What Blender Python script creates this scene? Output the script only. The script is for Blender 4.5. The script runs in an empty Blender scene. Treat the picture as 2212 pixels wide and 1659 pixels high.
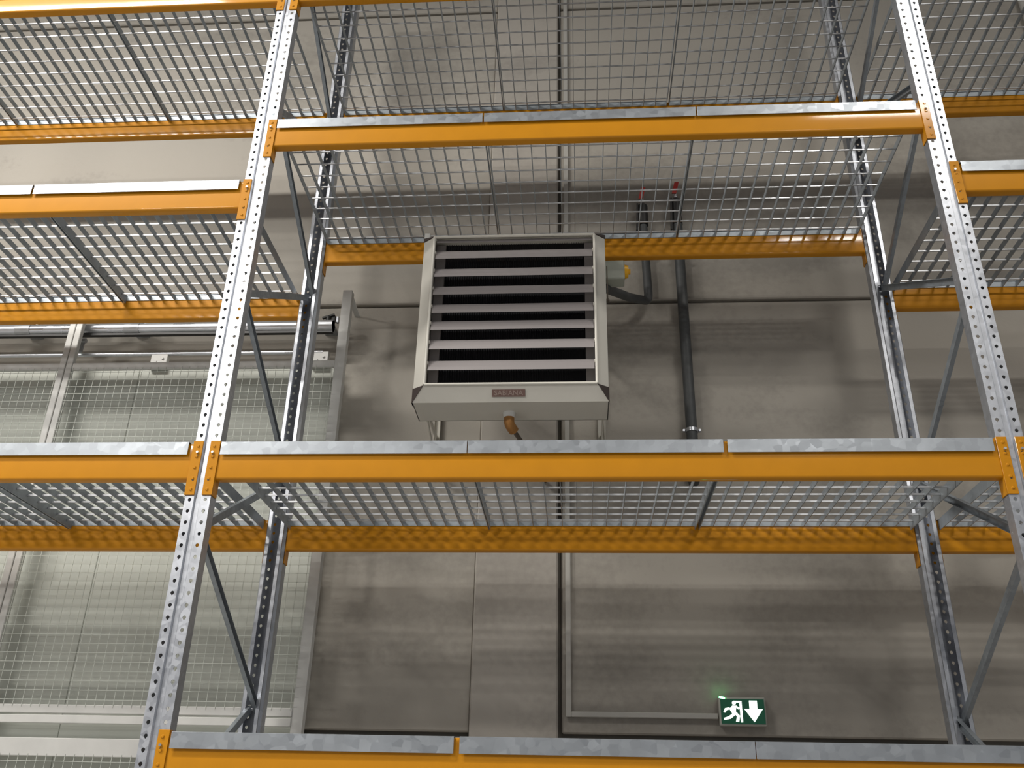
import bpy, math, random
from mathutils import Vector, Matrix

random.seed(7)
scene = bpy.context.scene
COL = scene.collection
Z0 = 4.15          # rack measurements are taken from eye level; the floor lies this far below their zero

# ------------------------------------------------------------------ camera
cam_data = bpy.data.cameras.new('camera')
cam = bpy.data.objects.new('camera', cam_data)
COL.objects.link(cam)
FPX = 1995.76
cam_data.sensor_width = 36.0
cam_data.lens = FPX / 2212.0 * 36.0
cam_data.clip_start = 0.05
cam_data.clip_end = 200
PITCH, YAW, ROLL = 0.4597593, -0.0772035, 0.0247215
fw = Vector((math.sin(YAW) * math.cos(PITCH), math.cos(YAW) * math.cos(PITCH), math.sin(PITCH)))
r0 = Vector((math.cos(YAW), -math.sin(YAW), 0))
u0 = r0.cross(fw)
rv = r0 * math.cos(ROLL) + u0 * math.sin(ROLL)
uv = -r0 * math.sin(ROLL) + u0 * math.cos(ROLL)
m3 = Matrix((rv, uv, -fw)).transposed()
cam.matrix_world = Matrix.Translation((1.62185, -3.66537, -2.53208 + Z0)) @ m3.to_4x4()
scene.camera = cam

# ------------------------------------------------------------------ world, exposure
world = bpy.data.worlds.new('hall_air')
scene.world = world
world.use_nodes = True
world.node_tree.nodes['Background'].inputs[0].default_value = (0.80, 0.84, 0.92, 1)
world.node_tree.nodes['Background'].inputs[1].default_value = 0.22
scene.view_settings.view_transform = 'Standard'
scene.view_settings.look = 'None'
scene.view_settings.gamma = 1
scene.view_settings.exposure = 0.0
scene.view_settings.use_curve_mapping = False


# ------------------------------------------------------------------ materials
def new_mat(name):
    m = bpy.data.materials.new(name)
    m.use_nodes = True
    nt = m.node_tree
    return m, nt, nt.nodes['Principled BSDF']


def simple(name, col, rough=0.5, metal=0.0, noise=0.0, scale=30.0, emit=None, estr=0.0, coat=0.0, bump=0.0, spec=0.5):
    m, nt, b = new_mat(name)
    b.inputs['Roughness'].default_value = rough
    b.inputs['Metallic'].default_value = metal
    b.inputs['Coat Weight'].default_value = coat
    b.inputs['Coat Roughness'].default_value = 0.10
    b.inputs['Specular IOR Level'].default_value = spec
    if noise > 0:
        tc = nt.nodes.new('ShaderNodeTexCoord')
        n = nt.nodes.new('ShaderNodeTexNoise')
        n.inputs['Scale'].default_value = scale
        n.inputs['Detail'].default_value = 6
        nt.links.new(tc.outputs['Object'], n.inputs['Vector'])
        r = nt.nodes.new('ShaderNodeValToRGB')
        r.color_ramp.elements[0].position = 0.3
        r.color_ramp.elements[1].position = 0.7
        r.color_ramp.elements[0].color = tuple(c * (1 - noise) for c in col) + (1,)
        r.color_ramp.elements[1].color = tuple(min(1, c * (1 + noise)) for c in col) + (1,)
        nt.links.new(n.outputs['Fac'], r.inputs['Fac'])
        nt.links.new(r.outputs['Color'], b.inputs['Base Color'])
        if bump > 0:
            bp = nt.nodes.new('ShaderNodeBump')
            bp.inputs['Strength'].default_value = bump
            bp.inputs['Distance'].default_value = 0.01
            nt.links.new(n.outputs['Fac'], bp.inputs['Height'])
            nt.links.new(bp.outputs['Normal'], b.inputs['Normal'])
    else:
        b.inputs['Base Color'].default_value = tuple(col) + (1,)
    if emit:
        b.inputs['Emission Color'].default_value = tuple(emit) + (1,)
        b.inputs['Emission Strength'].default_value = estr
    return m


def galvanised(name, col, rough, metal=0.8, spangle=45.0):
    """zinc coated sheet: voronoi spangle in tone and gloss"""
    m, nt, b = new_mat(name)
    tc = nt.nodes.new('ShaderNodeTexCoord')
    v = nt.nodes.new('ShaderNodeTexVoronoi')
    v.inputs['Scale'].default_value = spangle
    n = nt.nodes.new('ShaderNodeTexNoise')
    n.inputs['Scale'].default_value = 7
    n.inputs['Detail'].default_value = 5
    nt.links.new(tc.outputs['Object'], v.inputs['Vector'])
    nt.links.new(tc.outputs['Object'], n.inputs['Vector'])
    mx = nt.nodes.new('ShaderNodeMath')
    mx.operation = 'MULTIPLY_ADD'
    mx.inputs[1].default_value = 0.35
    sep = nt.nodes.new('ShaderNodeSeparateColor')
    nt.links.new(v.outputs['Color'], sep.inputs[0])
    nt.links.new(sep.outputs[0], mx.inputs[0])
    nt.links.new(n.outputs['Fac'], mx.inputs[2])
    r = nt.nodes.new('ShaderNodeValToRGB')
    r.color_ramp.elements[0].position = 0.25
    r.color_ramp.elements[1].position = 1.05
    r.color_ramp.elements[0].color = tuple(c * 0.82 for c in col) + (1,)
    r.color_ramp.elements[1].color = tuple(min(1, c * 1.15) for c in col) + (1,)
    nt.links.new(mx.outputs[0], r.inputs['Fac'])
    nt.links.new(r.outputs['Color'], b.inputs['Base Color'])
    mr = nt.nodes.new('ShaderNodeMapRange')
    mr.inputs['To Min'].default_value = rough - 0.06
    mr.inputs['To Max'].default_value = rough + 0.08
    nt.links.new(sep.outputs[1], mr.inputs['Value'])
    nt.links.new(mr.outputs['Result'], b.inputs['Roughness'])
    b.inputs['Metallic'].default_value = metal
    return m


def concrete(name, base, var=0.16):
    m, nt, b = new_mat(name)
    tc = nt.nodes.new('ShaderNodeTexCoord')
    big = nt.nodes.new('ShaderNodeTexNoise')
    big.inputs['Scale'].default_value = 0.9
    big.inputs['Detail'].default_value = 4
    fine = nt.nodes.new('ShaderNodeTexNoise')
    fine.inputs['Scale'].default_value = 26
    fine.inputs['Detail'].default_value = 8
    mp = nt.nodes.new('ShaderNodeMapping')
    mp.inputs['Scale'].default_value = (0.5, 1, 3.2)
    mp.inputs['Rotation'].default_value = (0, 0.35, 0)
    st = nt.nodes.new('ShaderNodeTexNoise')
    st.inputs['Scale'].default_value = 1.6
    st.inputs['Detail'].default_value = 5
    for n in (big, fine):
        nt.links.new(tc.outputs['Object'], n.inputs['Vector'])
    nt.links.new(tc.outputs['Object'], mp.inputs['Vector'])
    nt.links.new(mp.outputs['Vector'], st.inputs['Vector'])
    a1 = nt.nodes.new('ShaderNodeMath'); a1.operation = 'MULTIPLY_ADD'; a1.inputs[1].default_value = 0.35
    nt.links.new(fine.outputs['Fac'], a1.inputs[0]); nt.links.new(big.outputs['Fac'], a1.inputs[2])
    a2 = nt.nodes.new('ShaderNodeMath'); a2.operation = 'MULTIPLY_ADD'; a2.inputs[1].default_value = 0.7
    nt.links.new(st.outputs['Fac'], a2.inputs[0]); nt.links.new(a1.outputs[0], a2.inputs[2])
    r = nt.nodes.new('ShaderNodeValToRGB')
    r.color_ramp.elements[0].position = 0.75
    r.color_ramp.elements[1].position = 1.3
    r.color_ramp.elements[0].color = tuple(c * (1 - var) for c in base) + (1,)
    r.color_ramp.elements[1].color = tuple(c * (1 + var) for c in base) + (1,)
    nt.links.new(a2.outputs[0], r.inputs['Fac'])
    nt.links.new(r.outputs['Color'], b.inputs['Base Color'])
    b.inputs['Roughness'].default_value = 0.85
    bp = nt.nodes.new('ShaderNodeBump'); bp.inputs['Strength'].default_value = 0.15; bp.inputs['Distance'].default_value = 0.01
    nt.links.new(fine.outputs['Fac'], bp.inputs['Height']); nt.links.new(bp.outputs['Normal'], b.inputs['Normal'])
    return m


M = {
    'galv': galvanised('galvanised_steel', (0.46, 0.48, 0.52), 0.36, 0.75),
    'galv_lip': galvanised('galvanised_lip', (0.33, 0.355, 0.385), 0.42, 0.7, 30),
    'galv_dull': galvanised('dull_galvanised_steel', (0.30, 0.33, 0.36), 0.45, 0.6),
    'galv_deck': galvanised('galvanised_grating', (0.30, 0.33, 0.355), 0.45, 0.5, 20),
    'galv_rod': galvanised('galvanised_rods', (0.40, 0.41, 0.425), 0.36, 0.7, 20),
    'galv_bright': galvanised('bright_zinc', (0.55, 0.57, 0.61), 0.30, 0.8, 5),
    'orange': simple('orange_paint', (0.52, 0.218, 0.007), 0.5, 0, 0.04, 9, coat=0.4, spec=0.12),
    'wall': concrete('precast_concrete', (0.330, 0.308, 0.272), 0.15),
    'column': concrete('column_concrete', (0.365, 0.34, 0.305), 0.12),
    'floor': concrete('floor_concrete', (0.36, 0.35, 0.34), 0.1),
    'door': simple('door_panel_paint', (0.47, 0.49, 0.445), 0.6, 0, 0.04, 2.5),
    'mesh_wire': simple('pale_zinc_wire', (0.60, 0.63, 0.58), 0.5, 0.1),
    'gate': simple('gate_grey_paint', (0.58, 0.58, 0.56), 0.55, 0, 0.05, 8),
    'seal': simple('dark_joint', (0.16, 0.15, 0.13), 0.9),
    'white': simple('heater_white_paint', (0.62, 0.60, 0.54), 0.4, 0, 0.02, 5),
    'blade': simple('louvre_grey', (0.27, 0.25, 0.25), 0.45, 0.1),
    'coil': simple('dark_coil', (0.02, 0.02, 0.024), 0.5, 0.3),
    'cap': simple('dark_brown_plastic', (0.045, 0.032, 0.028), 0.5),
    'plate': simple('brown_nameplate', (0.17, 0.10, 0.085), 0.5),
    'plate_text': simple('nameplate_lettering', (0.30, 0.23, 0.20), 0.5),
    'brass': simple('brass', (0.42, 0.20, 0.06), 0.4, 0.5, 0.1, 30),
    'pvc': simple('white_plastic', (0.75, 0.75, 0.73), 0.4),
    'pipe': simple('pipe_insulation', (0.075, 0.08, 0.082), 0.55, 0.1, 0.15, 20),
    'hose': simple('brown_hose', (0.10, 0.08, 0.06), 0.6),
    'black': simple('black_rubber', (0.02, 0.02, 0.02), 0.5),
    'red': simple('red_plastic', (0.48, 0.04, 0.03), 0.45),
    'yellow': simple('yellow_plastic', (0.80, 0.42, 0.01), 0.4),
    'box': simple('switch_box_plastic', (0.34, 0.36, 0.31), 0.5),
    'trunk': simple('pale_trunking', (0.42, 0.41, 0.38), 0.5),
    'sign_green': simple('sign_green', (0.012, 0.07, 0.035), 0.3, emit=(0.01, 0.09, 0.05), estr=0.25),
    'sign_white': simple('sign_white_lit', (0.8, 0.85, 0.8), 0.4, emit=(0.93, 1.0, 0.94), estr=1.6),
    'sign_case': simple('sign_case', (0.42, 0.42, 0.38), 0.4),
    'led': simple('green_led', (0.1, 0.9, 0.3), 0.3, emit=(0.10, 1.0, 0.25), estr=30),
    'tube': simple('lamp_diffuser', (0.9, 0.9, 0.9), 0.4, emit=(1.0, 0.96, 0.88), estr=6),
    'lamp_case': simple('lamp_housing', (0.6, 0.6, 0.6), 0.5),
    'ceil': simple('ceiling_sheet', (0.25, 0.25, 0.25), 0.6, 0, 0.04, 3),
}


# ------------------------------------------------------------------ mesh builder
class MB:
    def __init__(s):
        s.v, s.f, s.sm = [], [], []

    def add(s, vs, fs, smooth=False):
        n = len(s.v)
        s.v += [tuple(q) for q in vs]
        s.f += [tuple(i + n for i in f) for f in fs]
        s.sm += [smooth] * len(fs)
        return s

    def box(s, x0, x1, y0, y1, z0, z1):
        return s.add([(x0, y0, z0), (x1, y0, z0), (x1, y1, z0), (x0, y1, z0), (x0, y0, z1), (x1, y0, z1), (x1, y1, z1), (x0, y1, z1)],
                     [(0, 3, 2, 1), (4, 5, 6, 7), (0, 1, 5, 4), (1, 2, 6, 5), (2, 3, 7, 6), (3, 0, 4, 7)])

    def bev(s, x0, x1, y0, y1, z0, z1, c):
        """box with chamfered edges all round"""
        vs, ids = [], {}
        for ix, X in enumerate((x0, x1)):
            for iy, Y in enumerate((y0, y1)):
                for iz, Z in enumerate((z0, z1)):
                    sx, sy, sz = (1, -1)[ix], (1, -1)[iy], (1, -1)[iz]
                    ids[ix, iy, iz, 0] = len(vs); vs.append((X, Y + sy * c, Z + sz * c))
                    ids[ix, iy, iz, 1] = len(vs); vs.append((X + sx * c, Y, Z + sz * c))
                    ids[ix, iy, iz, 2] = len(vs); vs.append((X + sx * c, Y + sy * c, Z))
        fs = []
        g = lambda a, b, d, k: ids[a, b, d, k]
        for a in (0, 1):
            q = [g(a, 0, 0, 0), g(a, 1, 0, 0), g(a, 1, 1, 0), g(a, 0, 1, 0)]; fs.append(q if a else q[::-1])
            q = [g(0, a, 0, 1), g(0, a, 1, 1), g(1, a, 1, 1), g(1, a, 0, 1)]; fs.append(q if a else q[::-1])
            q = [g(0, 0, a, 2), g(1, 0, a, 2), g(1, 1, a, 2), g(0, 1, a, 2)]; fs.append(q if a else q[::-1])
        for a in (0, 1):
            for b in (0, 1):
                q = [g(a, b, 0, 0), g(a, b, 1, 0), g(a, b, 1, 1), g(a, b, 0, 1)]; fs.append(q if a == b else q[::-1])
                q = [g(a, 0, b, 0), g(a, 0, b, 2), g(a, 1, b, 2), g(a, 1, b, 0)]; fs.append(q if a == b else q[::-1])
                q = [g(0, a, b, 1), g(1, a, b, 1), g(1, a, b, 2), g(0, a, b, 2)]; fs.append(q if a == b else q[::-1])
                for d in (0, 1):
                    q = [g(a, b, d, 0), g(a, b, d, 1), g(a, b, d, 2)]; fs.append(q if (a + b + d) % 2 else q[::-1])
        return s.add(vs, fs)

    def prism(s, pts, axis, a0, a1, smooth=False):
        """closed 2D outline extruded along an axis (0 x, 1 y, 2 z)"""
        def P(p, a):
            q = [0, 0, 0]; k = [i for i in range(3) if i != axis]
            q[k[0]], q[k[1]], q[axis] = p[0], p[1], a
            return q
        n = len(pts)
        s.add([P(p, a0) for p in pts] + [P(p, a1) for p in pts], [(i, (i + 1) % n, n + (i + 1) % n, n + i) for i in range(n)], smooth)
        s.add([P(p, a0) for p in pts], [tuple(range(n))[::-1]])
        s.add([P(p, a1) for p in pts], [tuple(range(n))])
        return s

    def tube(s, p0, p1, r, n=12, r1=None, caps=True):
        p0, p1 = Vector(p0), Vector(p1)
        r1 = r if r1 is None else r1
        d = (p1 - p0).normalized()
        a = d.cross(Vector((0, 0, 1)) if abs(d.z) < 0.9 else Vector((1, 0, 0))).normalized()
        b = d.cross(a)
        vs = [p0 + (a * math.cos(t) + b * math.sin(t)) * r for t in [2 * math.pi * i / n for i in range(n)]]
        vs += [p1 + (a * math.cos(t) + b * math.sin(t)) * r1 for t in [2 * math.pi * i / n for i in range(n)]]
        s.add(vs, [(i, (i + 1) % n, n + (i + 1) % n, n + i) for i in range(n)], True)
        if caps:
            s.add(vs[:n], [tuple(range(n))[::-1]]); s.add(vs[n:], [tuple(range(n))])
        return s

    def path(s, pts, r, n=12):
        """pipe through points, corners rounded"""
        P = [Vector(p) for p in pts]
        out = [P[0]]
        for i in range(1, len(P) - 1):
            a, b, c = P[i - 1], P[i], P[i + 1]
            k = min(2.2 * r, (a - b).length * .45, (c - b).length * .45)
            A, C = b + (a - b).normalized() * k, b + (c - b).normalized() * k
            for j in range(7):
                t = j / 6
                out.append(A * (1 - t) ** 2 + b * 2 * t * (1 - t) + C * t * t)
        out.append(P[-1])
        ref = None; rings = []
        for i, q in enumerate(out):
            d = ((out[min(i + 1, len(out) - 1)] - out[max(i - 1, 0)])).normalized()
            if ref is None:
                ref = d.cross(Vector((0, 0, 1)) if abs(d.z) < 0.9 else Vector((1, 0, 0))).normalized()
            ref = (ref - d * ref.dot(d)).normalized()
            b = d.cross(ref)
            rings.append([q + (ref * math.cos(2 * math.pi * j / n) + b * math.sin(2 * math.pi * j / n)) * r for j in range(n)])
        vs = [v for rr in rings for v in rr]
        fs = [(k * n + j, k * n + (j + 1) % n, (k + 1) * n + (j + 1) % n, (k + 1) * n + j) for k in range(len(rings) - 1) for j in range(n)]
        s.add(vs, fs, True)
        s.add(rings[0], [tuple(range(n))[::-1]]); s.add(rings[-1], [tuple(range(n))])
        return s

    def beam(s, p0, p1, w, h, side):
        """rectangular bar from p0 to p1, w wide along 'side', h across"""
        p0, p1, side = Vector(p0), Vector(p1), Vector(side).normalized()
        d = (p1 - p0).normalized(); o = d.cross(side).normalized()
        vs = [p + side * a * w / 2 + o * b * h / 2 for p in (p0, p1) for a, b in ((-1, -1), (1, -1), (1, 1), (-1, 1))]
        return s.add(vs, [(3, 2, 1, 0), (4, 5, 6, 7), (0, 1, 5, 4), (1, 2, 6, 5), (2, 3, 7, 6), (3, 0, 4, 7)])

    def channel(s, p0, p1, w, dep, side, t=0.003):
        """C section from p0 to p1: web w wide, flanges dep deep towards 'side'"""
        p0, p1, side = Vector(p0), Vector(p1), Vector(side).normalized()
        d = (p1 - p0).normalized(); o = d.cross(side).normalized()
        s.beam(p0, p1, t, w, side)
        for k in (-1, 1):
            e = o * k * (w / 2 - t / 2) + side * dep / 2
            s.beam(p0 + e, p1 + e, dep, t, side)
        return s

    def build(s, name, mat, parent=None, offset=None):
        vs = s.v
        if offset is not None:
            vs = [(a - offset[0], b - offset[1], c - offset[2]) for a, b, c in vs]
        me = bpy.data.meshes.new(name)
        me.from_pydata(vs, [], s.f)
        me.polygons.foreach_set('use_smooth', s.sm)
        me.update()
        me.materials.append(mat)
        o = bpy.data.objects.new(name, me)
        COL.objects.link(o)
        if parent is not None:
            o.parent = parent
        return o


def tag(o, label=None, cat=None, group=None, kind=None):
    if label and not kind:
        kind = 'thing'
    for k, v in (('label', label), ('category', cat), ('group', group), ('kind', kind)):
        if v:
            o[k] = v
    return o


def empty(name, loc, rz=0.0, label=None, cat=None, group=None):
    o = bpy.data.objects.new(name, None)
    o.empty_display_size = 0.1
    COL.objects.link(o)
    o.location = loc
    o.rotation_euler = (0, 0, rz)
    return tag(o, label, cat, group)


def single(name, mb, mat, label, cat, group=None):
    """a thing that is one mesh; its origin is set at the centre of its bounds"""
    c = [(min(q[i] for q in mb.v) + max(q[i] for q in mb.v)) / 2 for i in range(3)]
    o = mb.build(name, mat, None, c)
    o.location = c
    return tag(o, label, cat, group)


def copy_tree(o, parent=None):
    c = o.copy()
    COL.objects.link(c)
    if parent is not None:
        c.parent = parent
    for ch in list(o.children):
        copy_tree(ch, c)
    return c


def structure(name, mb, mat):
    o = mb.build(name, mat)
    o['kind'] = 'structure'
    return o


# ------------------------------------------------------------------ large measures
L = 3.4173           # centre to centre of two rack frames
D = 1.1276           # outer depth of the racking
YW = 1.60            # face of the concrete wall
ZT, ZA, ZM, ZB, ZC = [z + Z0 for z in (1.915, 0.852, 0.458, -0.990, -2.1875)]
HB = 0.168
CEIL = Z0 + 5.1

# ------------------------------------------------------------------ setting
structure('floor', MB().box(-14, 17, -18, 2.2, -0.2, 0), M['floor'])
structure('ceiling', MB().box(-14, 17, -18, 2.2, CEIL, CEIL + 0.2), M['ceil'])
wall = MB()
J = [0, Z0 - 2.02, Z0 + 0.68, Z0 + 3.40, CEIL]
for x0, x1 in ((-14, -4.35), (-4.33, 1.03), (1.528, 6.4), (6.42, 17)):
    for i in range(4):
        wall.bev(x0, x1, YW, YW + 0.18, J[i] + (0.012 if i else 0), J[i + 1] - (0.012 if i < 3 else 0), 0.008)
structure('wall_back', wall, M['wall'])
structure('trim_1', MB().box(-14, 17, YW + 0.035, YW + 0.2, 0, CEIL), M['seal'])
structure('trim_2', MB().bev(1.030, 1.507, YW - 0.03, YW + 0.22, 0, CEIL, 0.008), M['column'])

# ------------------------------------------------------------------ lamps of the hall
def lamp(x, y, z, lx, ly, power, label, col=(1.0, 0.96, 0.90)):
    r = empty('ceiling_light', (x, y, z), 0, label, 'ceiling light', 'ceiling lights over the aisles')
    h = MB().bev(-lx / 2 - .03, lx / 2 + .03, -ly / 2 - .03, ly / 2 + .03, 0.012, 0.12, 0.01)
    h.tube((-lx / 3, 0, .12), (-lx / 3, 0, CEIL - z), .006, 6).tube((lx / 3, 0, .12), (lx / 3, 0, CEIL - z), .006, 6)
    h.build('housing', M['lamp_case'], r)
    MB().box(-lx / 2, lx / 2, -ly / 2, ly / 2, 0.004, 0.011).build('diffuser', M['tube'], r)
    ld = bpy.data.lights.new('lamp_light', 'AREA')
    ld.shape = 'RECTANGLE'; ld.size = lx; ld.size_y = ly; ld.energy = power; ld.color = col
    lo = bpy.data.objects.new('lamp_light', ld)
    COL.objects.link(lo); lo.parent = r
    return r


lamp(-3.2, -2.7, Z0 + 4.2, 3.0, 0.5, 620, 'long ceiling light over the aisle in front of the left bay')
lamp(4.9, -3.5, Z0 + 4.2, 1.6, 0.5, 150, 'long ceiling light over the aisle in front of the right bay')
for x, y, pw, lab in ((-9.0, -6.5, 700, 'ceiling light far to the left, beyond the left end of the racking'),
                      (-4.6, -9.3, 720, 'ceiling light of the far row, left of the two behind the viewer'),
                      (5.5, -10.5, 330, 'ceiling light of the far row, right of the two behind the viewer')):
    lamp(x, y, Z0 + 4.4, 1.6, 0.6, pw, lab)


# ------------------------------------------------------------------ rack frames
W2 = 0.0561
def holed_strip(mb, x0, x1, y, yi, zs, pitch, hx, r):
    """sheet strip facing -y with one teardrop hole per pitch, thickness y..yi"""
    n = 10
    ring = []
    for k in range(n):
        t = math.radians(90 + 360 * k / n)
        px, pz = math.cos(t) * r, math.sin(t) * r
        if k == n // 2:
            pz *= 1.45
        ring.append((px, pz))
    def outer(k):
        px, pz = ring[k]
        sx = (x1 - x0) / 2; cx = (x0 + x1) / 2 - hx; hz = pitch / 2
        # point on cell border in the direction of the ring point
        f = 1e9
        if abs(px) > 1e-6:
            f = min(f, ((x1 - hx) if px > 0 else (x0 - hx)) / px)
        if abs(pz) > 1e-6:
            f = min(f, (hz if pz > 0 else -hz) / pz)
        return px * f, pz * f
    corners = [(x0 - hx, pitch / 2), (x0 - hx, -pitch / 2), (x1 - hx, -pitch / 2), (x1 - hx, pitch / 2)]
    out = [outer(k) for k in range(n)]
    for z in zs:
        for yy, flip in ((y, False), (yi, True)):
            vs = [(hx + a, yy, z + b) for a, b in ring] + [(hx + a, yy, z + b) for a, b in out] + [(hx + a, yy, z + b) for a, b in corners]
            fs = []
            for k in range(n):
                k2 = (k + 1) % n
                a, b = out[k], out[k2]
                c = None
                same = (abs(a[0] - b[0]) < 1e-6) or (abs(a[1] - b[1]) < 1e-6)
                if not same:
                    for ci, q in enumerate(corners):
                        if (abs(q[0] - a[0]) < 1e-6 or abs(q[1] - a[1]) < 1e-6) and (abs(q[0] - b[0]) < 1e-6 or abs(q[1] - b[1]) < 1e-6):
                            c = 2 * n + ci
                f = [k, n + k] + ([c] if c is not None else []) + [n + k2, k2]
                fs.append(tuple(f[::-1]) if flip else tuple(f))
            mb.add(vs, fs)
        vs = [(hx + a, y, z + b) for a, b in ring] + [(hx + a, yi, z + b) for a, b in ring]
        mb.add(vs, [(k, (k + 1) % n, n + (k + 1) % n, n + k) for k in range(n)])


def upright_mesh(mb, top):
    pitch = 0.05
    zs = [pitch * (i + 0.5) + 0.0 for i in range(int(top / pitch))]
    # holes of the photo sit on whole multiples of 50 mm from Z0
    zs = [z + ((Z0 / pitch) % 1) * pitch - 0.025 for z in zs]
    z0, z1 = 0.0, zs[-1] + pitch / 2
    holed_strip(mb, -W2, -0.0165, 0, 0.0022, zs, pitch, -0.0345, 0.0078)
    holed_strip(mb, 0.0165, W2, 0, 0.0022, zs, pitch, 0.0345, 0.0078)
    if zs[0] - pitch / 2 > 0:
        mb.box(-W2, -.0165, 0, .0022, 0, zs[0] - pitch / 2); mb.box(.0165, W2, 0, .0022, 0, zs[0] - pitch / 2)
    # recessed centre rib with sloping cheeks
    mb.prism([(-.0165, 0), (-.012, .011), (.012, .011), (.0165, 0), (.0165, .0022), (.0135, .0132), (-.0135, .0132), (-.0165, .0022)], 2, z0, z1)
    # cheeks and rolled lips
    for s_ in (-1, 1):
        pts = [(W2, 0), (W2, .060), (W2 - .012, .072), (W2 - .012, .084), (W2 - .030, .084), (W2 - .030, .0818), (W2 - .0142, .0818),
               (W2 - .0142, .0708), (W2 - .0022, .0588), (W2 - .0022, .0022)]
        pts = [(s_ * a, b) for a, b in pts]
        if s_ < 0:
            pts = pts[::-1]
        mb.prism(pts, 2, z0, z1)
    mb.box(-.008, .008, .0105, .0112, z0, z1)


TOP = 7.5
up = MB(); upright_mesh(up, TOP)
F_NODES = [Z0 + q for q in (-3.78, -2.58, -1.38, -0.18, 1.02, 2.22)]
R_NODES = [Z0 + q for q in (-3.17, -1.97, -0.77, 0.43, 1.63)]


def make_frame(label):
    r = empty('rack_upright', (0, 0, 0), 0, label, 'rack frame', 'frames of the pallet rack')
    a = up.build('front_post', M['galv'], r)
    b = a.copy(); COL.objects.link(b); b.name = 'rear_post'; b.parent = r
    b.location = (0, D, 0); b.rotation_euler = (0, 0, math.pi)
    # zig-zag lacing
    seq = []
    for i in range(len(F_NODES)):
        seq.append((0.045, F_NODES[i]))
        if i < len(R_NODES):
            seq.append((D - 0.045, R_NODES[i]))
    for i in range(len(seq) - 1):
        (ya, za), (yb, zb) = seq[i], seq[i + 1]
        off = 0.010 if i % 2 else -0.010
        MB().channel((off, ya, za), (off, yb, zb), 0.036, 0.020, (1 if i % 2 else -1, 0, 0), 0.0025).build('diagonal_brace', M['galv_dull'], r)
    for (y, z) in seq:
        MB().tube((-W2 - .0006, y, z), (W2 + .0006, y, z), 0.008, 6).build('bolt', M['galv_bright'], r)
    for y0 in (-.03, D - .13):
        MB().bev(-.09, .09, y0, y0 + .16, 0, .012, .003).build('base_plate', M['galv_dull'], r)
    return r


frame0 = make_frame('galvanised perforated rack frame left of the heater, between the left and middle bays')
frame0.location = (0, 0, 0)
for x, lab in ((L, 'galvanised perforated rack frame right of the heater, between the middle and right bays'),
               (-L, 'galvanised perforated rack frame at the far left end, beyond the left bay'),
               (2 * L, 'galvanised perforated rack frame at the far right end, beyond the right bay')):
    f = copy_tree(frame0); f.location = (x, 0, 0); f['label'] = lab


# ------------------------------------------------------------------ beams
def rrect(y0, y1, z0, z1, r, seg=5):
    pts = []
    for (cy, cz, a0) in ((y1 - r, z1 - r, 0), (y0 + r, z1 - r, 90), (y0 + r, z0 + r, 180), (y1 - r, z0 + r, 270)):
        for i in range(seg + 1):
            t = math.radians(a0 + 90 * i / seg)
            pts.append((cy + r * math.cos(t), cz + r * math.sin(t)))
    return pts


def make_beam():
    """x from frame centre to frame centre, front face at y=0, top at z=0"""
    r = empty('rack_beam', (0, 0, 0))
    x0, x1 = W2 + .0045, L - W2 - .0045
    pts = rrect(0.0, 0.05, -HB, 0.0, 0.011, 6)
    MB().prism(pts, 0, x0, x1, True).build('beam_body', M['orange'], r)
    for s_, cx in ((1, 0.0), (-1, L)):
        c = MB()
        # L shaped end plate: leg against the cheek, leg wrapped on the perforated face
        c.bev(*sorted((cx + s_ * (W2 + .0008), cx + s_ * (W2 + .0048))), -.006, .052, -.240, .010, .001)
        c.bev(*sorted((cx + s_ * .0165, cx + s_ * (W2 + .0048))), -.0062, -.0008, -.240, .010, .001)
        # raised hooks and rivets
        for z in (-.015, -.065, -.115, -.165, -.215):
            c.tube((cx + s_ * .036, -.0105, z), (cx + s_ * .036, -.006, z), .0045, 10, .008)
        o = c.build('end_connector', M['orange'], r)
        p = MB().tube((cx + s_ * .034, -.016, -.045), (cx + s_ * .034, -.005, -.045), .0055, 10)
        p.build('lock_pin', M['galv_bright'], o)
        q = MB()
        for z in (-.058, -.172):
            q.tube((cx + s_ * .034, -.0074, z), (cx + s_ * .034, -.006, z), .0042, 10)
        q.build('rivet', M['black'], o)
    return r


beam0 = make_beam()
used = [False]
def place_beam(bay, z, rear, label):
    o = beam0 if not used[0] else copy_tree(beam0)
    used[0] = True
    x = bay * L
    if rear:
        o.location = (x + L, D, z); o.rotation_euler = (0, 0, math.pi)
    else:
        o.location = (x, 0, z); o.rotation_euler = (0, 0, 0)
    tag(o, label, 'rack beam', 'orange beams of the pallet rack')


LV = {'left': [(ZT, 'top'), (ZM, 'second highest'), (ZB, 'third highest')],
      'middle': [(ZT, 'topmost'), (ZA, 'shelf just above the heater'), (ZB, 'shelf just below the heater'), (ZC, 'lowest')],
      'right': [(ZT, 'top'), (ZM, 'second highest'), (ZB, 'third highest')]}
side_names = {'left': 'bay left of the heater', 'right': 'bay at the right edge'}
for bi, bay in ((-1, 'left'), (0, 'middle'), (1, 'right')):
    for z, lv in LV[bay]:
        for rear in (False, True):
            fr = 'rear' if rear else 'front'
            if bay == 'middle':
                where = {'topmost': 'of the topmost shelf in the middle bay', 'shelf just above the heater': 'of the shelf just above the white heater',
                         'shelf just below the heater': 'of the shelf just below the white heater', 'lowest': 'of the lowest shelf in the middle bay'}[lv]
            else:
                where = 'of the %s shelf in the %s' % (lv, side_names[bay])
            place_beam(bi, z, rear, 'orange steel %s beam %s' % (fr, where))


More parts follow.
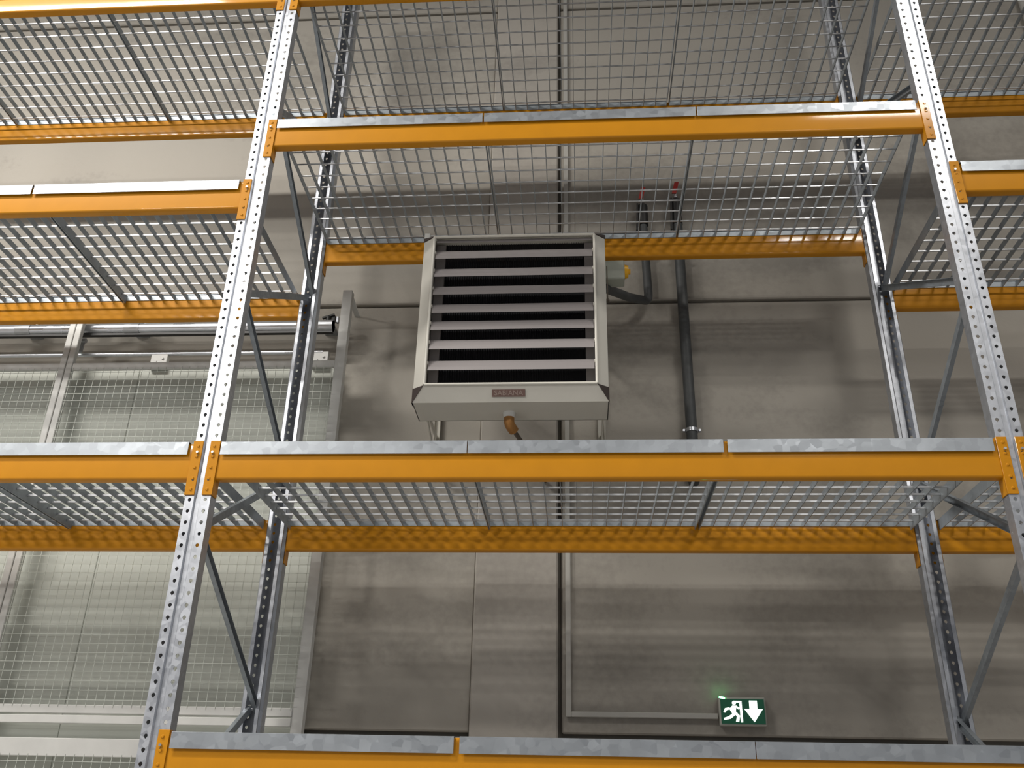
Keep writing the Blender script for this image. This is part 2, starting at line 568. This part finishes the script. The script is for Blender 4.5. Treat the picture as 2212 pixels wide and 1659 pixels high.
# ------------------------------------------------------------------ grating decks
WD = 1.085
def make_deck(edge_h, rod_top, rod_h):
    r = empty('shelf_deck', (0, 0, 0))
    g = MB()
    yb0, yb1 = 0.053, D - 0.055
    nb = 14
    for i in range(nb + 1):
        x = WD * i / nb
        if i == 0:
            g.box(0.0, .004, yb0, yb1, -edge_h, .0)
        elif i == nb:
            g.box(WD - .004, WD, yb0, yb1, -edge_h, .0)
        else:
            g.box(x - .0018, x + .0018, yb0, yb1, -.035, -.002)
    g.build('grating_bars', M['galv_deck'], r)
    c = MB()
    for k in range(10):
        y = 0.11 + 0.1 * k
        c.bev(.004, WD - .004, y - .003, y + .003, rod_top - rod_h, rod_top, .0012)
    c.build('cross_rods', M['galv_rod'], r)
    MB().bev(.001, WD - .001, yb1, yb1 + .003, -.035, 0, .0008).build('rear_header', M['galv_deck'], r)
    for name, s_ in (('front_lip', 1), ('rear_lip', -1)):
        def Y(a):
            return a if s_ > 0 else D - a
        e = MB()
        e.bev(0, WD, *sorted((Y(-.0125), Y(-.010))), -.057, .003, .0008)
        e.box(0, WD, *sorted((Y(-.0115), Y(.060))), .001, .0032)
        e.build(name, M['galv_lip'], r)
    return r


deck_heavy = make_deck(.055, -.018, .0105)     # lower shelves
deck_light = make_deck(.036, -.029, .0085)    # topmost shelves
used_d = set()
def place_deck(x, z, label):
    src = deck_light if z > Z0 + 0.6 else deck_heavy
    o = src if src.name not in used_d else copy_tree(src)
    used_d.add(src.name)
    o.location = (x, 0, z)
    tag(o, label, 'shelf deck', 'steel grating decks on the rack shelves')


ST = {'A': (.067, 1.160, 2.252), 'B': (.067, 1.155, 2.257), 'C': (.070, 1.176, 2.2635), 'T': (.067, 1.158, 2.255)}
PN = ('left', 'centre', 'right')
for key, z, nm in (('T', ZT, 'topmost shelf of the middle bay'), ('A', ZA, 'middle-bay shelf just above the white heater'),
                   ('B', ZB, 'middle-bay shelf just below the white heater'), ('C', ZC, 'lowest shelf of the middle bay')):
    for i, x in enumerate(ST[key]):
        place_deck(x, z, 'galvanised grating deck, %s panel on the %s' % (PN[i], nm))
for z, nm in ((ZT, 'top'), (ZM, 'second highest'), (ZB, 'third highest')):
    for i, x in enumerate((-3.350, -2.258, -1.163)):
        place_deck(x, z, 'galvanised grating deck, %s panel on the %s shelf of the left bay' % (PN[i], nm))
    for i, x in enumerate((L + .067, L + 1.158)):
        place_deck(x, z, 'galvanised grating deck, %s panel on the %s shelf of the right bay' % (PN[i], nm))


# ------------------------------------------------------------------ fan heater on the wall
def make_heater():
    org = (1.28, YW, Z0 - 0.6)
    r = empty('unit_heater', org, 0, 'white louvred warm air heater hung on wall brackets in the middle bay', 'heater')
    z = lambda q: q + Z0
    X0, X1, ZL, ZH = .770, 1.790, z(-.499), z(.530)
    xi0, xi1, zi0, zi1 = .835, 1.730, z(-.417), z(.508)
    YF, YO, YB = .590, .640, .872
    b = MB()
    # body shell: four walls and a back
    b.box(X0, X1, YO, YB, ZL, ZL + .004); b.box(X0, X1, YO, YB, ZH - .004, ZH)
    b.box(X0, X0 + .004, YO, YB, ZL, ZH); b.box(X1 - .004, X1, YO, YB, ZL, ZH)
    b.box(X0, X1, YB - .004, YB, ZL, ZH)
    b.build('casing', M['white'], r, org)
    f = MB()
    O = [(X0, YO, ZL), (X1, YO, ZL), (X1, YO, ZH), (X0, YO, ZH)]
    I = [(xi0, YF, zi0), (xi1, YF, zi0), (xi1, YF, zi1), (xi0, YF, zi1)]
    I2 = [(a, YF + .07, c) for a, _, c in I]
    sc = lambda p, q, k: tuple(p[i] + (q[i] - p[i]) * k for i in range(3))
    for i in range(4):
        j = (i + 1) % 4
        f.add([O[i], O[j], I[j], I[i]], [(0, 1, 2, 3)])
        if i != 2:
            f.add([I[i], I[j], I2[j], I2[i]], [(0, 1, 2, 3)])
        # narrow rolled rim around the opening
        f.tube(I[i], I[j], .008, 8)
    fr = f.build('front_frame', M['white'], r, org)
    # dark moulded corner caps over the mitres
    for (cx, cz, ix, iz) in ((X0, ZL, xi0, zi0), (X1, ZL, xi1, zi0), (X1, ZH, xi1, zi1), (X0, ZH, xi0, zi1)):
        o_ = Vector((cx, YO, cz)); i_ = Vector((ix, YF, iz))
        a_ = Vector((cx, YO, iz)); b_ = Vector((ix, YO, cz))
        n = Vector(((1 if cx > 1.2 else -1) * .003, -.004, (1 if cz > Z0 else -1) * .003))
        tip = o_ + (i_ - o_) * 0.97
        pa = o_ + (a_ - o_) * 1.0
        vs = [o_ + n, tip + n, pa + n, o_, tip, pa]
        vs2 = [o_ + n, pa + n, Vector((pa.x + n.x, YO + .045, pa.z)), Vector((o_.x + n.x, YO + .045, o_.z + n.z))]
        c = MB().add(vs, [(0, 1, 2), (5, 4, 3), (0, 3, 4, 1), (1, 4, 5, 2), (2, 5, 3, 0)]).add(vs2, [(0, 1, 2, 3), (3, 2, 1, 0)])
        c.build('corner_cap', M['cap'], r, org)
    # coil behind the blades
    co = MB()
    co.box(xi0 + .055, xi1 - .055, .700, .73, zi0 + .01, ZH - .005)
    for k in range(60):
        xx = xi0 + .06 + (xi1 - xi0 - .12) * k / 59
        co.box(xx - .001, xx + .001, .690, .70, zi0 + .01, ZH - .005)
    co.build('coil', M['coil'], r, org)
    for xa in (xi0, xi1 - .055):
        MB().bev(xa, xa + .055, .67, .70, zi0, zi1, .002).build('inner_cheek', M['blade'], r, org)
    # eight tilted blades, leading edge rolled
    cz = [.478, .389, .272, .157, .043, -.062, -.178, -.302]
    for k, q in enumerate(cz):
        zc = z(q + .014 - k * .001)
        ang = math.radians(60)
        hw = .045 if k else .014
        dy, dz = math.cos(ang) * hw, math.sin(ang) * hw
        bl = MB()
        P = [(-1, .0), (-.5, .006), (.3, .007), (.9, .003), (1, 0), (.9, -.002), (.3, .002), (-.5, .001)]
        pts = [(YF + .022 + a * dy + bb * math.sin(ang), zc + a * dz - bb * math.cos(ang)) for a, bb in P]
        pts = [(YF + .022 - (a * dy) * -1 - bb * math.sin(ang), zc + a * dz + bb * math.cos(ang)) for a, bb in P]
        if pts[0][1] > pts[4][1]:
            pts = pts[::-1]
        bl.prism(pts, 0, xi0 + .012, xi1 - .012)
        o = bl.build('louvre_blade', M['blade'], r, org)
        pv = MB()
        for xx, sg in ((xi0 + .012, -1), (xi1 - .012, 1)):
            pv.tube((xx, YF + .016, zc + .012), (xx + sg * .018, YF + .016, zc + .012), .011, 8)
        pv.build('pivot', M['white'], o, org)
    # nameplate on the sloping lower face
    t = Vector((0, YF - YO, zi0 - ZL)).normalized()      # up the slope
    nrm = Vector((0, -t.z, t.y))
    cpl = Vector((1.2745, (YO + YF) / 2, (ZL + zi0) / 2)) + nrm * .002 - t * -.000
    def PP(u, v, d):
        return tuple(cpl + Vector((u, 0, 0)) + t * v + nrm * d)
    w2, h2 = .086, .019
    pl = MB().add([PP(-w2, -h2, 0), PP(w2, -h2, 0), PP(w2, h2, 0), PP(-w2, h2, 0), PP(-w2, -h2, .003), PP(w2, -h2, .003), PP(w2, h2, .003), PP(-w2, h2, .003)],
                  [(0, 3, 2, 1), (4, 5, 6, 7), (0, 1, 5, 4), (1, 2, 6, 5), (2, 3, 7, 6), (3, 0, 4, 7)])
    po = pl.build('nameplate', M['plate'], r, org)
    cu = bpy.data.curves.new('lettering', 'FONT')
    cu.body = 'SABIANA'; cu.size = .036; cu.align_x = 'CENTER'; cu.align_y = 'CENTER'; cu.extrude = .0006; cu.offset = .0003
    to = bpy.data.objects.new('lettering', cu); COL.objects.link(to)
    bpy.context.view_layer.update()
    me = bpy.data.meshes.new_from_object(to)
    bpy.data.objects.remove(to)
    for v in me.vertices:
        a, bb, c = v.co
        v.co = Vector(PP(a * 1.02, bb, .0036 + c)) - Vector(org)
    me.materials.clear(); me.materials.append(M['plate_text'])
    lo = bpy.data.objects.new('lettering', me); COL.objects.link(lo); lo.parent = po
    # wall brackets: rail on the wall, arm to the casing, slanting strut
    for x in (.755, 1.775):
        k = MB()
        k.channel((x, YW - .012, z(-.55)), (x, YW - .012, z(.35)), .040, .022, (0, -1, 0), .003)
        k.beam((x, YB - .002, z(.25)), (x, YW - .01, z(.25)), .006, .04, (1, 0, 0))
        k.beam((x, YB - .002, z(-.30)), (x, YW - .01, z(-.30)), .006, .04, (1, 0, 0))
        k.beam((x + .012, YB - .002, z(-.28)), (x + .012, YW - .012, z(-.50)), .006, .025, (1, 0, 0))
        k.build('wall_bracket', M['white'], r, org)
    # hanging lug at the top left corner
    MB().bev(X0 - .002, X0 + .03, YO, YO + .05, ZH, ZH + .045, .003).build('mounting_lug', M['gate'], r, org)
    # drain / water stub under the casing
    fy = .775
    MB().tube((1.268, fy, ZL - .028), (1.268, fy, ZL + .002), .030, 16, .034).build('union_nut', M['pvc'], r, org)
    MB().path([(1.268, fy, ZL - .020), (1.268, fy, ZL - .062), (1.290, fy + .045, ZL - .082)], .028, 14).build('brass_elbow', M['brass'], r, org)
    MB().path([(1.288, fy + .040, ZL - .080), (1.40, 1.30, ZL - .09), (1.43, YW - .015, ZL - .09)], .012, 10).build('hose', M['hose'], r, org)
    MB().tube((1.262, .80, ZH), (1.262, .80, ZH + .018), .022, 12).tube((1.262, .80, ZH + .018), (1.262, .80, ZH + .03), .014, 12).build('vent_cap', M['yellow'], r, org)
    # switch box with its yellow rotary knob on the right cheek
    sb = MB().bev(X1, X1 + .115, .80, .90, z(.35), z(.475), .006).build('switch_box', M['box'], r, org)
    MB().tube((X1 + .115, .85, z(.425)), (X1 + .138, .85, z(.425)), .042, 18, .036).tube((X1 + .138, .85, z(.425)), (X1 + .15, .85, z(.425)), .016, 12).build('knob', M['yellow'], sb, org)
    # rods hanging on the right cheek
    MB().tube((X1 + .012, .75, z(.40)), (X1 + .012, .75, z(.18)), .004, 6).tube((X1 + .012, .75, z(.18)), (X1 + .012, .75, z(.165)), .010, 8).build('drain_rod', M['hose'], r, org)
    return r


make_heater()

# ------------------------------------------------------------------ heating pipes, valves
z = lambda q: q + Z0
def pipe_run(pts, r, label, clamps):
    org = pts[0]
    e = empty('heating_pipe', org, 0, label, 'pipe')
    MB().path(pts, r, 14).build('pipe_body', M['pipe'], e, org)
    for c in clamps:
        k = MB().tube((c[0], c[1], c[2] - .011), (c[0], c[1], c[2] + .011), r + .006, 14)
        k.tube((c[0], c[1], c[2]), (c[0], YW + .002, c[2]), .006, 6)
        k.tube((c[0] - r - .014, c[1] - .012, c[2]), (c[0] - r - .014, c[1] + .012, c[2]), .008, 8)
        k.tube((c[0] + r + .014, c[1] - .012, c[2]), (c[0] + r + .014, c[1] + .012, c[2]), .008, 8)
        k.build('pipe_clamp', M['galv_bright'], e, org)
    return e


pipe_run([(1.792, .87, z(.33)), (1.96, 1.30, z(.53)), (2.10, 1.53, z(.64)), (2.088, 1.53, z(1.238))], .028,
         'dark grey pipe with a bend leaving the right side of the heater', [(2.091, 1.53, z(1.02))])
pipe_run([(2.318, YW + .01, z(-.58)), (2.318, 1.53, z(-.58)), (2.318, 1.53, z(1.238))], .034,
         'straight dark grey pipe clipped upright to the wall right of the heater', [(2.318, 1.53, z(-.28)), (2.318, 1.53, z(.98))])


def valve(x, zz, h, label):
    org = (x, 1.53, zz)
    e = empty('stop_valve', org, 0, label, 'valve', 'stop valves with red handles above the heater pipes')
    MB().tube((x, 1.53, zz), (x, 1.53, zz + h), .036, 14).tube((x, 1.53, zz + h), (x, 1.53, zz + h + .02), .036, 14, .02).build('valve_body', M['black'], e, org)
    MB().tube((x, 1.53, zz + h + .02), (x, 1.53, zz + h + .07), .012, 10).build('stem', M['galv_bright'], e, org)
    hm = MB().beam((x - .010, 1.515, zz + h + .055), (x + .010, 1.495, zz + h + .135), .030, .010, (1, 0, 0))
    hm.build('handle', M['red'], e, org)
    MB().beam((x - .045, 1.50, zz - .06), (x - .035, 1.50, zz + h), .012, .02, (1, 0, 0)).build('bleed_lever', M['black'], e, org)
    return e


valve(2.088, z(1.24), .16, 'black stop valve with dull red handle, the left one of two above the heater')
valve(2.318, z(1.24), .20, 'black stop valve with bright red handle, the right one of two above the heater')
single('wall_pipe', MB().path([(5.02, 1.55, z(2.6)), (5.02, 1.55, z(4.9))], .03, 12), M['trunk'], 'pale upright pipe high on the wall at the top right corner', 'pipe')

# ------------------------------------------------------------------ trunking and exit sign
tr = MB().bev(1.550, 1.580, YW - .024, YW - .003, z(-1.925), CEIL - .01, .003)
tr.bev(1.580, 2.360, YW - .024, YW - .003, z(-1.925), z(-1.897), .003)
single('cable_trunking', tr, M['trunk'], 'pale cable trunking running down beside the column then across to the exit sign', 'cable trunking')

sx0, sx1, sz0, sz1 = 2.370, 2.600, z(-1.950), z(-1.826)
org = ((sx0 + sx1) / 2, YW, sz0)
sg = empty('exit_sign', org, 0, 'small lit green exit sign with running figure and down arrow low on the wall', 'exit sign')
MB().bev(sx0 - .006, sx1 + .008, YW - .045, YW, sz0 - .010, sz1 + .012, .005).build('sign_case', M['sign_case'], sg, org)
MB().box(sx0 + .002, sx1, YW - .048, YW - .044, sz0, sz1).build('green_panel', M['sign_green'], sg, org)
def poly_xz(pts, y0, y1):
    pts = pts if sum((pts[i][0] * pts[(i + 1) % len(pts)][1] - pts[(i + 1) % len(pts)][0] * pts[i][1]) for i in range(len(pts))) > 0 else pts[::-1]
    n = len(pts)
    return ([(a, y0, b) for a, b in pts] + [(a, y1, b) for a, b in pts],
            [tuple(range(n)), tuple(range(n, 2 * n))[::-1]] + [(i, n + i, n + (i + 1) % n, (i + 1) % n) for i in range(n)])
W_, H_ = (sx1 - sx0), (sz1 - sz0)
U = lambda u, v: (sx0 + u * W_, sz0 + v * H_)
# running figure beside a doorway
fig = MB()
for pts in ([(.20, .60), (.28, .74), (.36, .72), (.34, .45), (.27, .38)],                     # torso
            [(.20, .66), (.10, .62), (.06, .46), (.10, .44), (.14, .54), (.22, .58)],         # rear arm
            [(.33, .70), (.40, .58), (.46, .60), (.45, .66), (.41, .66), (.36, .74)],         # front arm
            [(.27, .42), (.18, .30), (.06, .22), (.07, .14), (.22, .20), (.33, .36)],         # rear leg
            [(.29, .44), (.36, .30), (.33, .08), (.40, .07), (.43, .32), (.35, .48)],         # front leg
            [(.44, .06), (.49, .06), (.49, .92), (.30, .92), (.30, .86), (.44, .86)]):        # doorway
    fig.add(*poly_xz([U(*q) for q in pts], YW - .0505, YW - .0475))
hd = [U(.315 + .045 * math.cos(t), .84 - .0 + .085 * math.sin(t)) for t in [2 * math.pi * i / 14 for i in range(14)]]
fig.add(*poly_xz(hd, YW - .0507, YW - .0475))
fig.build('running_figure', M['sign_white'], sg, org)
ar = MB().add(*poly_xz([U(*q) for q in ((.66, .94), (.84, .94), (.84, .60), (.96, .60), (.75, .07), (.54, .60), (.66, .60))], YW - .0505, YW - .0475))
ar.build('arrow', M['sign_white'], sg, org)
MB().tube((sx0 - .002, YW - .040, sz1 + .010), (sx0 + .026, YW - .044, sz1 + .004), .0055, 8).build('status_led', M['led'], sg, org)

# ------------------------------------------------------------------ sliding fire door with its wire guard on the left
DX0, DX1 = -3.6, .085
org = (-1.6, 1.52, 0)
dr = empty('sliding_door', (-1.6, 1.52, 0.02), 0, 'pale grey-green sliding door hanging from a round rail behind the wire guard', 'sliding door')
o3 = (-1.6, 1.52, 0.02)
dp = MB()
for a, b in ((-3.6, -2.418), (-2.416, -1.204), (-1.202, .085)):
    dp.bev(a, b, 1.50, 1.56, .02, z(.165), .003)
dp.build('door_leaf', M['door'], dr, o3)
for x in (-2.31, -1.075, -.015):
    h = MB().bev(x - .055, x + .055, 1.465, 1.50, z(.155), z(.262), .003)
    h.tube((x - .02, 1.465, z(.20)), (x - .02, 1.455, z(.20)), .012, 10).tube((x + .025, 1.465, z(.225)), (x + .025, 1.458, z(.225)), .008, 8)
    h.build('hanger_plate', M['gate'], dr, o3)
MB().tube((-3.6, 1.475, z(.262)), (.0, 1.475, z(.262)), .012, 10).build('top_rod', M['galv_bright'], dr, o3)

rl = empty('door_rail', (-1.6, 1.47, z(.44)), 0, 'thick round galvanised door rail held to the wall by clamps, at left', 'door rail')
o4 = (-1.6, 1.47, z(.44))
MB().tube((-3.6, 1.45, z(.440)), (.055, 1.45, z(.440)), .037, 20).build('rail_tube', M['galv_bright'], rl, o4)
MB().box(-3.6, .055, 1.435, 1.465, z(.388), z(.404)).build('rail_slot', M['black'], rl, o4)
for x in (-2.03, -1.285, .005):
    c = MB().tube((x - .05, 1.45, z(.440)), (x + .05, 1.45, z(.440)), .041, 20)
    c.bev(x - .045, x + .045, 1.49, YW + .002, z(.455), z(.475), .003)
    cc = c.build('rail_clamp', M['galv_rod'], rl, o4)
    d = MB().tube((x + .01, 1.455, z(.478)), (x + .01, 1.455, z(.515)), .018, 10)
    d.bev(x + .03, x + .055, 1.45, 1.47, z(.47), z(.52), .003).beam((x - .03, 1.45, z(.50)), (x + .05, 1.45, z(.525)), .02, .012, (0, 1, 0))
    d.build('clamp_bolt', M['black'], cc, o4)
    MB().bev(x + .06, x + .078, 1.45, 1.475, z(.47), z(.515), .003).build('clamp_nut', M['galv_bright'], cc, o4)
bo = MB().tube((-1.615, 1.43, z(.345)), (-1.575, 1.43, z(.345)), .016, 10)
bo.beam((-1.592, 1.43, z(.345)), (-1.602, 1.44, z(.265)), .022, .012, (1, 0, 0))
bo.build('stop_bolt', M['galv_rod'], rl, o4)

gd = empty('wire_guard', (-1.6, 1.38, 0), 0, 'grey framed guard of fine welded wire in front of the sliding door at left', 'wire guard')
o5 = (-1.6, 1.38, 0)
YG = 1.365
GP = [(-3.30, -3.23), (-1.660, -1.575), (.118, .178)]
for i, (a, b) in enumerate(GP):
    p = MB()
    top = z(.657)
    if i < 2:
        m = (a + b) / 2
        p.bev(a, m - .003, YG - .018, YG + .018, 0, top, .003).bev(m + .003, b, YG - .018, YG + .018, 0, top, .003)
    else:
        p.bev(a, b, YG - .004, YG, 0, top, .001)
        p.bev(b - .004, b, YG, YG + .05, 0, top, .001)
    p.build('guard_post', M['gate'], gd, o5)
    x = (a + b) / 2
    MB().beam((x + .01, YG + .01, z(.64)), (x + .015, YW + .001, z(.60)), .035, .006, (1, 0, 0)).build('wall_stay', M['gate'], gd, o5)
rails = [(z(.092), z(.140)), (z(-1.972), z(-1.928)), (z(-2.022), z(-1.980)), (z(-2.185), z(-2.095)), (.03, .08)]
for i in range(2):
    x0, x1 = GP[i][1], GP[i + 1][0]
    for (a, b) in rails:
        MB().bev(x0, x1, YG - .012, YG + .012, a, b, .003).build('guard_rail', M['gate'], gd, o5)
    for (a, b) in ((rails[1][1], rails[0][0]), (rails[4][1], rails[3][0])):
        w = MB(); r_ = .0011
        n = int((x1 - x0) / .05)
        for k in range(n + 1):
            xx = x0 + .01 + (x1 - x0 - .02) * k / n
            w.box(xx - r_, xx + r_, YG - .014 - r_, YG - .014 + r_, a - .012, b + .012)
        n = int((b - a) / .05)
        for k in range(n + 1):
            zz = a + (b - a) * (k + .5) / (n + 1)
            w.box(x0 - .008, x1 + .008, YG - .0175 - r_, YG - .0175 + r_, zz - r_, zz + r_)
        w.build('wire_panel', M['mesh_wire'], gd, o5)
